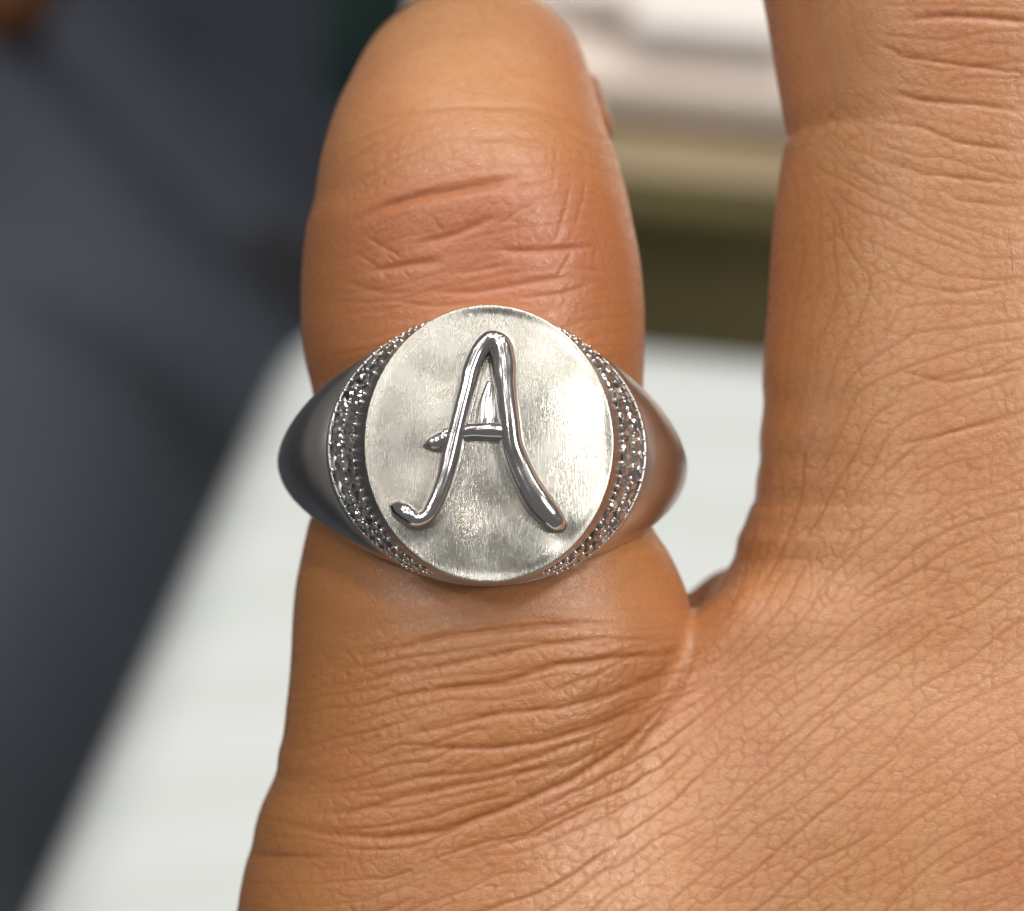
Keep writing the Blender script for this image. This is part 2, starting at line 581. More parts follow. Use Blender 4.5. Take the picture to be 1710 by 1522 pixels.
def cone(X, Y, Z, a, b, r1, r2):
    a = P(a); b = P(b); ba = b - a
    px_, py_, pz_ = X - a[0], Y - a[1], Z - a[2]
    h = np.clip((px_ * ba[0] + py_ * ba[1] + pz_ * ba[2]) / ba.dot(ba), 0, 1)
    return np.sqrt((px_ - ba[0]*h)**2 + (py_ - ba[1]*h)**2 + (pz_ - ba[2]*h)**2) - (r1 + (r2 - r1) * h)


def smin(a, b, k):
    h = np.maximum(k - np.abs(a - b), 0.0) / k
    return np.minimum(a, b) - h * h * k * .25


def sst(x, a, b):
    t = np.clip((x - a) / (b - a), 0, 1)
    return t * t * (3 - 2 * t)


def scurve(xs, vs):
    yy, vv = dens(P(xs), P(vs), step=.2)
    return lambda q: np.interp(q, yy, vv)


def smax(a, b, k): return -smin(-a, -b, k)


def q3(x, y, z): return px(x, y, z)


TIPC = q3(789, 205, -29.0)
K1 = scurve([-30, -24, -17, -11.5, -9, -5], [6.0, 6.0, 3.6, 1.8, .7, .5]); XLO = scurve([-40, -24, -16, 0], [2.6, 2.6, 1.6, 1.6])
TOPZ = scurve([-110, -80, -40, -24, -14, -9, 0], [-1.0, -1.0, -.6, -.7, -1.2, -2.0, -2.4])
KNU = q3(783, 318, -13.2)
web_y = px(0, 1052, -8)[1]


SIDE0 = q3(975, 150, -25.0); SIDE1 = q3(981, 218, -20.5)
WEB0 = q3(1100, 1098, -15.0); WEB1 = q3(1262, 1060, -15.5)


def sdf(X, Y, Z):
    # little finger: proximal part, joint, bent-away far part
    a = gen_cyl(X, Y, Z, f1y, f1l, f1r, zc1, hh1, 2.25, .10)
    a = smax(a, Y - (f1y[-1] - .05), .3)
    b = cone(X, Y, Z, KNU, TIPC, 6.9, 5.9)
    b = smin(b, cone(X, Y, Z, TIPC, (TIPC[0] + .8, TIPC[1] - 6.0, TIPC[2] - 17.0), 5.9, 5.2), 2.0)
    a = smin(a, b, 1.8)
    a = smin(a, cone(X, Y, Z, SIDE0, SIDE1, 1.0, 1.45), .5)
    # ring finger
    c = gen_cyl(X, Y, Z, f2y, f2l, f2r, zc2, hh2, 2.35)
    c = smax(c, Y - 36.0, 4.0)
    kx = 23.2
    c = smin(c, cone(X, Y, Z, (kx, 28, -11.8), (kx - .5, 44, -29), 9.2, 7.8), 3.0)
    c = smin(c, cone(X, Y, Z, (kx - .5, 44, -29), (kx - 1, 40, -48), 7.8, 6.6), 2.0)
    # middle and index finger, outside the picture
    m = cone(X, Y, Z, (44, -14, -11), (45, 34, -9), 10.2, 9.6)
    m = smin(m, cone(X, Y, Z, (45, 34, -9), (44, 54, -30), 9.6, 8.2), 2.5)
    m = smin(m, cone(X, Y, Z, (44, 54, -30), (43, 48, -52), 8.2, 7.0), 2.0)
    i = cone(X, Y, Z, (65, -20, -13), (69, 24, -12), 10.4, 9.4)
    i = smin(i, cone(X, Y, Z, (69, 24, -12), (66, 42, -32), 9.4, 8.2), 2.5)
    i = smin(i, cone(X, Y, Z, (66, 42, -32), (63, 36, -53), 8.2, 7.0), 2.0)
    t = cone(X, Y, Z, (66, -70, -24), (84, -38, -36), 12.5, 10.5)
    t = smin(t, cone(X, Y, Z, (84, -38, -36), (78, -8, -46), 10.5, 8.0), 3.0)
    # back of the hand: rounded slab
    xl = np.interp(Y, f1y, f1l) + XLO(Y)
    xl = np.where(Y < f1y[0], f1l[0] + 2.6 - (f1y[0] - Y) * -.02, xl)
    top = TOPZ(Y)
    top = top - 3.0 * (1 - sst(X, 5.0, 16.5)) * sst(Y, -24.0, -8.0)
    top = top - .0028 * np.clip(26.0 - X, 0, 60) ** 2
    bot = -24.0
    zc = (top + bot) * .5; hz = (top - bot) * .5
    r = 9.5
    qx = np.maximum(xl - X, X - 77.0) + r
    qz = np.abs(Z - zc) - hz + r
    qy = np.maximum(Y - web_y - 2.6 * sst(X, 7.6, 12.0), -98.0 - Y) + 6.0
    qq = np.sqrt(np.maximum(qx, 0) ** 2 + np.maximum(qz, 0) ** 2) - r
    d = smax(qq, qy - 6.0, 3.0)
    d = smin(d, cone(X, Y, Z, WEB0, WEB1, 2.6, 3.0), 1.5)
    w = cone(X, Y, Z, (38, -86, -13), (36, -150, -14), 17.0, 19.0)
    d = smin(d, w, 14.0)
    d = smin(d, t, 7.0)
    d = smin(d, m, 6.0)
    d = smin(d, i, 6.0)
    d = smin(d, c, 5.0 - 3.8 * sst(Y, -18, -8))
    k = K1(Y)
    return smin(d, a, k)


def axis(parts):
    out = []
    for a, b, s in parts:
        n = max(1, int(round((b - a) / s)))
        out += list(np.linspace(a, b, n, endpoint=False))
    out.append(parts[-1][1])
    return P(out)


gx = axis([(-24, -15, .9), (-15, 30, .36), (30, 100, 1.5)])
gy = axis([(-160, -26, 2.0), (-26, 27, .36), (27, 66, 1.3)])
gz = axis([(-64, -22, 1.2), (-22, 1.0, .36)])
gx = np.concatenate([[gx[0] - 1], gx]);
SH = (len(gx), len(gy), len(gz))
X, Y, Z = np.meshgrid(gx, gy, gz, indexing='ij', sparse=True)
X = X.astype(np.float32); Y = Y.astype(np.float32); Z = Z.astype(np.float32)
G = np.empty(SH, np.float32)
for s in range(0, SH[0], 24):
    G[s:s + 24] = sdf(X[s:s + 24], Y, Z)
print("grid", SH, round(time.time() - T0, 1))


def surface_nets(G, gx, gy, gz):
    ins = G < 0
    nx, ny, nz = G.shape
    cnt = np.zeros((nx-1, ny-1, nz-1), np.int8)
    for dx in (0, 1):
        for dy in (0, 1):
            for dz in (0, 1):
                cnt += ins[dx:nx-1+dx, dy:ny-1+dy, dz:nz-1+dz]
    act = (cnt > 0) & (cnt < 8)
    I, J, K = np.nonzero(act)
    idx = -np.ones(act.shape, np.int64)
    idx[I, J, K] = np.arange(len(I))
    acc = np.zeros((len(I), 3)); num = np.zeros(len(I))
    cor = [(a, b, c) for a in (0, 1) for b in (0, 1) for c in (0, 1)]
    for p in cor:
        for ax in range(3):
            if p[ax]: continue
            q = list(p); q[ax] = 1
            g0 = G[I+p[0], J+p[1], K+p[2]].astype(float); g1 = G[I+q[0], J+q[1], K+q[2]].astype(float)
            m = (g0 < 0) != (g1 < 0)
            t = np.where(m, g0 / np.where(m, g0 - g1, 1), 0)
            P0 = np.stack([gx[I+p[0]], gy[J+p[1]], gz[K+p[2]]], 1)
            P1 = np.stack([gx[I+q[0]], gy[J+q[1]], gz[K+q[2]]], 1)
            acc += np.where(m[:, None], P0 + (P1 - P0) * t[:, None], 0); num += m
    V = acc / num[:, None]
    Q = []
    for ax in range(3):
        sl0 = [slice(None)] * 3; sl1 = [slice(None)] * 3
        sl0[ax] = slice(0, -1); sl1[ax] = slice(1, None)
        a = ins[tuple(sl0)]; b = ins[tuple(sl1)]
        E = np.argwhere(a != b)
        o1, o2 = [(1, 2), (2, 0), (0, 1)][ax]
        E = E[(E[:, o1] > 0) & (E[:, o2] > 0) & (E[:, o1] < G.shape[o1]-1) & (E[:, o2] < G.shape[o2]-1)]
        c = []
        for (s1, s2) in ((-1, -1), (0, -1), (0, 0), (-1, 0)):
            e = E.copy(); e[:, o1] += s1; e[:, o2] += s2
            c.append(idx[e[:, 0], e[:, 1], e[:, 2]])
        c = np.stack(c, 1)
        flip = ~a[E[:, 0], E[:, 1], E[:, 2]]
        c[flip] = c[flip][:, ::-1]
        Q.append(c)
    return V, np.concatenate(Q)


def grad(V, e=.03):
    g = np.stack([sdf(V[:, 0]+e, V[:, 1], V[:, 2]) - sdf(V[:, 0]-e, V[:, 1], V[:, 2]),
                  sdf(V[:, 0], V[:, 1]+e, V[:, 2]) - sdf(V[:, 0], V[:, 1]-e, V[:, 2]),
                  sdf(V[:, 0], V[:, 1], V[:, 2]+e) - sdf(V[:, 0], V[:, 1], V[:, 2]-e)], 1) / (2*e)
    return g


def project(V, it=2, lim=.3):
    for _ in range(it):
        g = grad(V); f = sdf(V[:, 0], V[:, 1], V[:, 2])
        st = (f / np.maximum((g*g).sum(1), .05))[:, None] * g
        ln = np.linalg.norm(st, axis=1, keepdims=True)
        V = V - st * np.minimum(1, lim / np.maximum(ln, 1e-9))
    g = grad(V)
    return V, g / np.maximum(np.linalg.norm(g, axis=1, keepdims=True), 1e-9)


V, Q = surface_nets(G, gx, gy, gz)
del G
V, N = project(V)
print("nets", len(V), len(Q), round(time.time() - T0, 1))


def to_px(V):
    s = DIST / (DIST - V[:, 2]) * PPM
    return CX + V[:, 0] * s, CY - V[:, 1] * s


# refine what the lens sees
pxx, pyy = to_px(V)
seen = (N[:, 2] > -.12) & (pxx > -60) & (pxx < 1780) & (pyy > -80) & (pyy < 1600)
qs = seen[Q].any(1)
Qf, Qc = Q[qs], Q[~qs]


def subdivide(V, Q):
    nv = len(V)
    E = np.stack([Q, np.roll(Q, -1, 1)], 2).reshape(-1, 2)
    E = np.sort(E, 1)
    key = E[:, 0] * (nv + 1) + E[:, 1]
    uk, inv = np.unique(key, return_inverse=True)
    ea, eb = uk // (nv + 1), uk % (nv + 1)
    mid = (V[ea] + V[eb]) * .5
    fc = V[Q].mean(1)
    em = inv.reshape(-1, 4) + nv
    fi = np.arange(len(Q)) + nv + len(uk)
    V2 = np.concatenate([V, mid, fc])
    out = [np.stack([Q[:, k], em[:, k], fi, em[:, (k + 3) % 4]], 1) for k in range(4)]
    return V2, np.concatenate(out)


V, Qf = subdivide(V, Qf)
V, N = project(V, 1, .1)
V, Qf = subdivide(V, Qf)
used_c = np.unique(Qc)
V, N = project(V, 1, .1)
print("refined", len(V), len(Qf), round(time.time() - T0, 1))

# ---------------------------------------------------------------- skin relief map (picture-space chart of the visible skin)
CELL = 1.5
MX0, MY0 = -60.0, -80.0
MW, MH = int(1850 / CELL), int(1700 / CELL)
FLOW = P([
    (600, 1100, 8), (800, 1080, 12), (1000, 1040, 8), (1130, 1035, 3), (560, 1250, 8), (800, 1230, 14), (1000, 1180, 18), (1110, 1120, 26), (700, 1000, 10), (900, 990, 3),
    (450, 1400, -6), (600, 1400, 3), (800, 1400, 15), (1000, 1330, 28), (1000, 1480, 36), (700, 1510, 16), (450, 1510, -5),
    (1200, 1060, 50), (1250, 950, 72), (1290, 800, 85), (1300, 600, 87), (1320, 400, 88), (1310, 200, 88), (1310, 50, 88),
    (1200, 1250, 42), (1400, 1150, 38), (1600, 1100, 28), (1400, 1400, 36), (1650, 1350, 36), (1500, 950, 30), (1660, 850, 18), (1400, 900, 48),
    (1500, 640, 20), (1660, 620, 15), (1500, 400, -20), (1660, 400, -6), (1500, 250, -18), (1660, 250, -12), (1600, 150, -8), (1620, 40, 3), (1400, 250, -35), (1400, 520, 78), (1400, 720, 66),
    (700, 330, 13), (900, 320, 6), (700, 430, 8), (900, 430, 6), (600, 500, 3), (1000, 500, 8), (800, 150, 3), (600, 200, 30), (950, 200, -30), (540, 330, 70), (1040, 400, -80)])
fa = np.radians(FLOW[:, 2])


def flow_field():
    gxs = MX0 + np.arange(0, MW, 8) * CELL; gys = MY0 + np.arange(0, MH, 8) * CELL
    XX, YY = np.meshgrid(gxs, gys)
    w = 1.0 / (((XX[..., None] - FLOW[:, 0])**2 + (YY[..., None] - FLOW[:, 1])**2) + 1600) ** 1.7
    c = (w * np.cos(2*fa)).sum(-1); s = (w * np.sin(2*fa)).sum(-1)
    return np.arctan2(s, c) * .5


FF = flow_field()


def lowfreq(n, seed):
    r = np.random.default_rng(seed).standard_normal((MH // n + 3, MW // n + 3))
    yy = np.arange(MH) / n; xx = np.arange(MW) / n
    y0 = yy.astype(int); x0 = xx.astype(int)
    fy = (yy - y0)[:, None]; fx = (xx - x0)[None]
    fy = fy*fy*(3-2*fy); fx = fx*fx*(3-2*fx)
    return (r[np.ix_(y0, x0)]*(1-fx) + r[np.ix_(y0, x0+1)]*fx)*(1-fy) + (r[np.ix_(y0+1, x0)]*(1-fx) + r[np.ix_(y0+1, x0+1)]*fx)*fy


WOB = lowfreq(36, 3) * .13 + lowfreq(10, 4) * .10


def gauss_blob(x, y, cx, cy, sx, sy): return np.exp(-((x-cx)/sx)**2 - ((y-cy)/sy)**2)


def region_amp(x, y):
    a = 1.0
    # little finger beyond the ring: fainter, smooth at the tip and on the flanks
    if x < 1150 and y < 760:
        a = .85 if y > 250 else .85 - (250 - y) / 100 * .8
        a = max(a, .22)
        if x < 610: a *= max(.15, 1 - (610 - x) / 90)
        if x > 1000: a *= max(.2, 1 - (x - 1000) / 80)
    elif x < 1165 and y < 1010:
        a = .25
    elif x < 1165 and y < 1090:
        a = .25 + (y - 1010) / 80 * .65
    if y >= 1000 and x < 640:
        a *= max(.30, 1 - (640 - x) / 170)
    if y > 1040 and x < 1160: a *= 1 + .7 * min(1, (y - 1040) / 60) * max(0, min(1, (1330 - (y - 1000) * .4 - x + 200) / 300))
    if x > 1240 and y < 760:
        a = .8
        if x < 1420: a = .45 + .35 * max(0, (x - 1280)) / 140
        if y < 160 and x < 1480: a *= .4
    return a


class Lines:
    def __init__(s): s.x, s.y, s.d, s.w = [], [], [], []

    def add(s, x, y, d, w):
        s.x.append(x); s.y.append(y); s.d.append(d); s.w.append(w)

    def arrays(s): return P(s.x), P(s.y), P(s.d), P(s.w)


def trace_family(off, dsep, depth, width, seed, lenmin, lenmax, merge=.33, amp_pow=1.0):
    r = random.Random(seed)
    L = Lines()
    GC = 4.0
    occ = np.zeros((int(1700 / GC) + 2, int(1850 / GC) + 2), np.int32)
    lid = 0
    seeds = [(r.uniform(-40, 1770), r.uniform(-60, 1590)) for _ in range(int(3.2e6 / (dsep * dsep * 1.6)))]

    def cell(x, y): return int((y - MY0) / GC), int((x - MX0) / GC)

    def near(x, y, rad, me):
        cy, cx = cell(x, y); k = max(1, int(rad / GC))
        sub = occ[max(0, cy-k):cy+k+1, max(0, cx-k):cx+k+1]
        return ((sub != 0) & (sub != me)).any()
    st = 3.0
    for sx, sy in seeds:
        sep = dsep * r.uniform(.75, 1.25) * (1 - .38 * math.exp(-((sx - 1150) / 260) ** 2 - ((sy - 1120) / 200) ** 2)) * (1 + .35 * math.exp(-((sx - 1300) / 420) ** 2 - ((sy - 1480) / 200) ** 2))
        if near(sx, sy, sep * .85, 0): continue
        lid += 1
        pts = []
        for sgn in (1, -1):
            x, y = sx, sy
            pa = None
            n = int(r.uniform(lenmin, lenmax) / st / 2)
            for k in range(n):
                ix = int((x - MX0) / CELL); iy = int((y - MY0) / CELL)
                if not (0 <= ix < MW and 0 <= iy < MH): break
                a = FF[min(iy // 8, FF.shape[0]-1), min(ix // 8, FF.shape[1]-1)] + WOB[iy, ix] * (1 + 1.4 * abs(off)) + off
                dx, dy = math.cos(a), -math.sin(a)
                if pa and dx * pa[0] + dy * pa[1] < 0: dx, dy = -dx, -dy
                elif pa is None and sgn < 0: dx, dy = -dx, -dy
                pa = (dx, dy)
                x += dx * st; y += dy * st
                if near(x, y, sep * merge, lid) and k > 3:
                    pts.append((x, y, sgn, k, n)); break
                pts.append((x, y, sgn, k, n))
        if len(pts) < 4: continue
        dd = depth * r.uniform(.6, 1.2)
        for (x, y, sgn, k, n) in pts:
            cy, cx = cell(x, y); occ[cy, cx] = lid
            fade = min(1.0, (n - k) / (n * .25 + 1))
            a = region_amp(x, y) ** amp_pow
            L.add(x, y, dd * fade * a, width)
    return L


def splat(H, x, y, d, sig):
    fx = (x - MX0) / CELL; fy = (y - MY0) / CELL
    ix = np.round(fx).astype(int); iy = np.round(fy).astype(int)
    k = int(math.ceil(sig * 3))
    for oy in range(-k, k + 1):
        for ox in range(-k, k + 1):
            jx = ix + ox; jy = iy + oy
            ok = (jx >= 0) & (jx < MW) & (jy >= 0) & (jy < MH)
            v = d * np.exp(-((jx - fx)**2 + (jy - fy)**2) / (2 * sig * sig))
            np.maximum.at(H, (jy[ok], jx[ok]), v[ok])


def densify(L):
    # close the 3 px steps
    x, y, d, w = L.arrays()
    gap = np.hypot(np.diff(x), np.diff(y)) < 4.5
    mx = ((x[1:] + x[:-1]) * .5)[gap]; my = ((y[1:] + y[:-1]) * .5)[gap]; md = ((d[1:] + d[:-1]) * .5)[gap]
    return np.concatenate([x, mx]), np.concatenate([y, my]), np.concatenate([d, md])


def blur(H, s):
    k = int(math.ceil(s * 2.6))
    ker = np.exp(-np.arange(-k, k+1)**2 / (2*s*s)); ker /= ker.sum()
    for ax in (0, 1):
        pad = [(0, 0), (0, 0)]; pad[ax] = (k, k)
        Hp = np.pad(H, pad, mode='edge')
        H = sum(kk * (Hp[i:i + H.shape[0]] if ax == 0 else Hp[:, i:i + H.shape[1]]) for i, kk in enumerate(ker))
    return H


H1 = np.zeros((MH, MW)); H2 = np.zeros((MH, MW)); H3 = np.zeros((MH, MW))
L = trace_family(0.0, 24, 1.0, 1.3, 11, 200, 800, .5)
x, y, d = densify(L)
splat(H1, x, y, d, 1.3)


def cells(g, stretch, width, seed):
    """closed skin cells drawn out along the flow: 1 on the furrows, 0 on the plateaus"""
    rr = np.random.default_rng(seed)
    nx_, ny_ = int(1850 / g) + 8, int(1700 / g) + 8
    SX = (np.arange(nx_)[None] - 4 + rr.uniform(.12, .88, (ny_, nx_))) * g + MX0
    SY = (np.arange(ny_)[:, None] - 4 + rr.uniform(.12, .88, (ny_, nx_))) * g + MY0
    gy_, gx_ = np.mgrid[0:MH, 0:MW]
    wx = MX0 + gx_ * CELL + lowfreq(14, seed + 1) * g * .09; wy = MY0 + gy_ * CELL + lowfreq(14, seed + 2) * g * .09
    c2 = blur(np.kron(np.cos(2 * FF), np.ones((8, 8)))[:MH, :MW], 6); s2 = blur(np.kron(np.sin(2 * FF), np.ones((8, 8)))[:MH, :MW], 6)
    A = np.arctan2(s2, c2) * .5 + WOB * .7
    ca, sa = np.cos(A), -np.sin(A)
    ci = np.clip(((wx - MX0) / g).astype(int) + 4, 2, nx_ - 3); cj = np.clip(((wy - MY0) / g).astype(int) + 4, 2, ny_ - 3)
    f1 = np.full((MH, MW), 1e9); f2 = f1.copy()
    for oj in range(-2, 3):
        for oi in range(-2, 3):
            dx = SX[cj + oj, ci + oi] - wx; dy = SY[cj + oj, ci + oi] - wy
            a_ = (dx * ca + dy * sa) / stretch; b_ = -dx * sa + dy * ca
            dd = np.sqrt(a_ * a_ + b_ * b_)
            f2 = np.minimum(f2, np.maximum(f1, dd)); f1 = np.minimum(f1, dd)
    return np.exp(-((f2 - f1) / (2 * width)) ** 2)


yy0, xx0 = np.mgrid[0:MH:8, 0:MW:8]
AMP = np.array([[region_amp(MX0 + i * CELL, MY0 + j * CELL) for i in xx0[0]] for j in yy0[:, 0]])
AMP = blur(np.kron(AMP, np.ones((8, 8)))[:MH, :MW], 6)
H1 = np.maximum(H1, cells(22, 1.75, 1.1, 51) * np.minimum(AMP, 1.1) * np.clip(.66 + .20 * lowfreq(14, 61), .3, 1.1))
H2 = cells(12.5, 1.2, .9, 52) * np.minimum(AMP, 1.0) * np.clip(.4 + .2 * lowfreq(14, 62), 0, .8)
print("lines", round(time.time() - T0, 1))


def poly(H, pts, depth, sig, taper=.25):
    pts = P(pts)
    seg = np.hypot(*np.diff(pts, axis=0).T); t = np.concatenate([[0], np.cumsum(seg)])
    s = np.arange(0, t[-1], 1.5)
    # smooth
    xs = np.interp(s, t, pts[:, 0]); ys = np.interp(s, t, pts[:, 1])
    for _ in range(6):
        xs[1:-1] = (xs[:-2] + 2 * xs[1:-1] + xs[2:]) / 4; ys[1:-1] = (ys[:-2] + 2 * ys[1:-1] + ys[2:]) / 4
    f = np.minimum(1, np.minimum(s, t[-1] - s) / (taper * t[-1] + 1e-6))
    splat(H, xs, ys, depth * f, sig)


# folds one can name, read off the photograph
FOLDS = [
    # little finger's knuckle
    ([(585, 375), (640, 345), (700, 328), (780, 314), (875, 297)], 1.7, 9), ([(850, 312), (930, 305)], .5, 4),
    ([(690, 410), (760, 392), (830, 362)], 1.1, 6), ([(615, 455), (680, 442), (745, 437)], 1.1, 6), ([(605, 390), (630, 408), (680, 435)], .5, 3),
    ([(815, 418), (900, 420), (1000, 412)], 1.0, 4.5), ([(700, 488), (790, 488), (880, 474), (970, 458)], .8, 5), ([(570, 470), (640, 490), (700, 487)], .4, 4),
    ([(925, 410), (945, 350), (955, 300)], .5, 3), ([(960, 380), (975, 330), (978, 290)], .4, 3), ([(885, 440), (905, 400), (915, 365)], .4, 2.5), ([(990, 440), (1000, 400)], .4, 2.5),
    ([(560, 232), (640, 195), (760, 178), (880, 180), (960, 205), (1000, 240)], .35, 5), ([(760, 240), (850, 228), (930, 236)], .3, 6),
    # folds under the ring, running into the web
    ([(560, 1100), (650, 1085), (760, 1060), (900, 1045), (1000, 1040), (1060, 1040)], .8, 5), ([(590, 1140), (700, 1120), (800, 1100), (900, 1078), (1000, 1066), (1100, 1070)], .8, 4.5),
    ([(640, 1175), (740, 1150), (840, 1140), (930, 1112), (1040, 1098), (1110, 1095), (1155, 1070)], 1.0, 6), ([(640, 1235), (740, 1215), (840, 1190), (930, 1185), (1020, 1160), (1100, 1125), (1160, 1085)], .8, 4.5),
    ([(620, 1270), (720, 1250), (830, 1250), (900, 1240), (1000, 1210), (1080, 1175), (1130, 1130)], .9, 5), ([(600, 1320), (700, 1300), (800, 1290), (900, 1265), (980, 1235), (1060, 1195)], .7, 4.5),
    ([(500, 1360), (580, 1358), (680, 1330), (780, 1310), (880, 1290), (960, 1275), (1010, 1255)], .8, 5), ([(450, 1372), (540, 1392), (640, 1400), (740, 1388), (860, 1345), (960, 1300), (1050, 1240), (1120, 1170), (1170, 1090)], 1.1, 6),
    ([(405, 1425), (470, 1430), (560, 1432)], .5, 4), ([(800, 1420), (900, 1395), (1010, 1340)], .6, 4),
    ([(1160, 1058), (1155, 1100), (1132, 1160), (1092, 1222), (1035, 1285)], 1.0, 7),
    ([(640, 420), (672, 452), (690, 470)], .5, 2.5), ([(720, 360), (745, 400)], .5, 2.5), ([(760, 330), (775, 375)], .4, 2.5), ([(830, 380), (870, 350), (905, 335)], .6, 3), ([(850, 450), (880, 405), (892, 380)], .5, 2.5),
    ([(925, 470), (950, 430), (965, 400)], .5, 2.5), ([(590, 420), (620, 440), (655, 470)], .5, 3), ([(740, 460), (800, 452), (860, 440)], .6, 3), ([(640, 500), (720, 512), (800, 505)], .5, 3), ([(860, 500), (940, 490), (1000, 470)], .6, 3),
    # ring finger's knuckle lines
    ([(1505, 33), (1580, 27), (1650, 30), (1710, 36), (1760, 40)], 1.0, 6), ([(1462, 72), (1510, 96), (1600, 108), (1720, 124)], .7, 4), ([(1480, 150), (1540, 168), (1640, 176), (1720, 188)], .8, 4.5),
    ([(1470, 205), (1540, 212), (1600, 238), (1720, 256)], .6, 4), ([(1450, 260), (1540, 290), (1620, 300), (1720, 310)], .5, 3.5), ([(1560, 310), (1600, 335), (1700, 345)], .4, 3),
    ([(1500, 470), (1600, 490), (1720, 470)], .4, 3), ([(1500, 620), (1580, 640), (1720, 615)], .5, 3.5), ([(1480, 750), (1600, 720), (1720, 690)], .5, 3.5),
]
for p_, d_, w_ in FOLDS: poly(H3, p_, d_, w_ / CELL * .62)
H3b = blur(H3, 3.0)
H1b = blur(H1, 3.2); H1s = blur(H1, .6); H2s = blur(H2, .5)
rough = lowfreq(5, 31) * .5 + lowfreq(3, 32) * .5
amp = np.array([[region_amp(MX0 + i * 8 * CELL, MY0 + j * 8 * CELL) for i in range(MW // 8 + 2)] for j in range(MH // 8 + 2)])
amp = np.repeat(np.repeat(amp, 8, 0), 8, 1)[:MH, :MW]
amp = blur(amp, 8)
RELIEF = -(.031 * H1s + .008 * H1b + .018 * H2s + .075 * H3 + .075 * H3b) + .005 * rough * amp + .008 * lowfreq(24, 33) * amp
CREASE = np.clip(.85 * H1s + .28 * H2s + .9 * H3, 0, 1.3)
yy_, xx_ = np.mgrid[0:MH, 0:MW]
PXX = MX0 + xx_ * CELL; PYY = MY0 + yy_ * CELL
FLUSH = (1.0 * gauss_blob(PXX, PYY, 780, 380, 250, 120) + .3 * gauss_blob(PXX, PYY, 930, 400, 90, 90) + .5 * gauss_blob(PXX, PYY, 800, 560, 330, 120) + .4 * gauss_blob(PXX, PYY, 960, 100, 70, 110) + .35 * gauss_blob(PXX, PYY, 620, 130, 60, 90)
         + .30 * gauss_blob(PXX, PYY, 1230, 1120, 130, 120) + .3 * gauss_blob(PXX, PYY, 1690, 1440, 90, 160) + .25 * gauss_blob(PXX, PYY, 1600, 60, 200, 120) 
         + .12 * np.clip(lowfreq(60, 41), 0, 2))
FLUSH = np.clip(FLUSH, 0, 1)


def sample(A, x, y):
    fx = np.clip((x - MX0) / CELL, 0, MW - 1.001); fy = np.clip((y - MY0) / CELL, 0, MH - 1.001)
    ix = fx.astype(int); iy = fy.astype(int); tx = fx - ix; ty = fy - iy
    return (A[iy, ix]*(1-tx) + A[iy, ix+1]*tx)*(1-ty) + (A[iy+1, ix]*(1-tx) + A[iy+1, ix+1]*tx)*ty


x_, y_ = to_px(V)
vis = np.zeros(len(V), bool)
vis[np.unique(Qf)] = True
fade = np.clip((N[:, 2] + .12) / .25, 0, 1) * vis
fade *= np.clip((x_ + 60) / 20, 0, 1) * np.clip((1785 - x_) / 20, 0, 1) * np.clip((y_ + 75) / 20, 0, 1) * np.clip((1595 - y_) / 20, 0, 1)
fade[used_c] = 0
V = V + N * (sample(RELIEF, x_, y_) * fade)[:, None]
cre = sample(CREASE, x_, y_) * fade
flu = sample(FLUSH, x_, y_) * np.clip(N[:, 2] * 3 + .3, 0, 1)

QQ = np.concatenate([Qf, Qc])
me = bpy.data.meshes.new("hand")
me.vertices.add(len(V)); me.vertices.foreach_set("co", V.astype(np.float32).ravel())
me.loops.add(len(QQ) * 4); me.loops.foreach_set("vertex_index", QQ.astype(np.int32).ravel())
me.polygons.add(len(QQ)); me.polygons.foreach_set("loop_start", np.arange(0, len(QQ) * 4, 4, dtype=np.int32))
me.polygons.foreach_set("loop_total", np.full(len(QQ), 4, np.int32))
me.polygons.foreach_set("use_smooth", np.ones(len(QQ), bool))
me.update(calc_edges=True)
me.validate()
tt = np.clip((1230 - x_ + np.clip(y_ - 1000, -200, 600) * -.75) / 380 + .5, 0, 1)  # painted shade mask, strongest on the little finger and lower left
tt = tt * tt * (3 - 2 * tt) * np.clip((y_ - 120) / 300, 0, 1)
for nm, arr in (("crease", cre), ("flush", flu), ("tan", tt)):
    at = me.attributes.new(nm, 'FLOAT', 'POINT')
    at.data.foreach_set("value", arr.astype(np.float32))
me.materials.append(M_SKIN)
hand = link(bpy.data.objects.new("hand", me))
hand.matrix_world = HAND_M
tag(hand, "bare tan hand seen from its back, ring on its little finger", "hand")
print("hand", len(V), len(QQ), round(time.time() - T0, 1))


def hair(pts, z):
    bm = bmesh.new()
    prev = None
    for k, (a, b) in enumerate(pts):
        c = Vector(px(a, b, z)); r_ = .014 * (1 - .7 * k / (len(pts) - 1))
        ring = [bm.verts.new(c + Vector((math.cos(t) * r_, 0, math.sin(t) * r_))) for t in (0, 2.1, 4.2)]
        if prev:
            for i in range(3): bm.faces.new((prev[i], prev[(i+1) % 3], ring[(i+1) % 3], ring[i]))
        prev = ring
    return bm_obj("fine_hair", bm, M_HAIR, hand, True)


hair([(1691, 452), (1689, 420), (1685, 395), (1683, 374)], -1.45)
hair([(1682, 520), (1676, 512), (1676, 500), (1681, 490)], -1.5)


# ================================================================== RING
TILT = R(7.0); ROLL = R(-1.2)
pc = px(817, 740, 0)
RING_L = Matrix.Translation(pc) @ Matrix.Rotation(ROLL, 4, 'Z') @ Matrix.Rotation(-TILT, 4, 'X') @ Matrix.Rotation(R(2.3), 4, 'Y')
ring = empty("signet_ring", HAND_M @ RING_L)
tag(ring, "silver signet ring with a raised script A and diamond sides on the little finger", "ring")


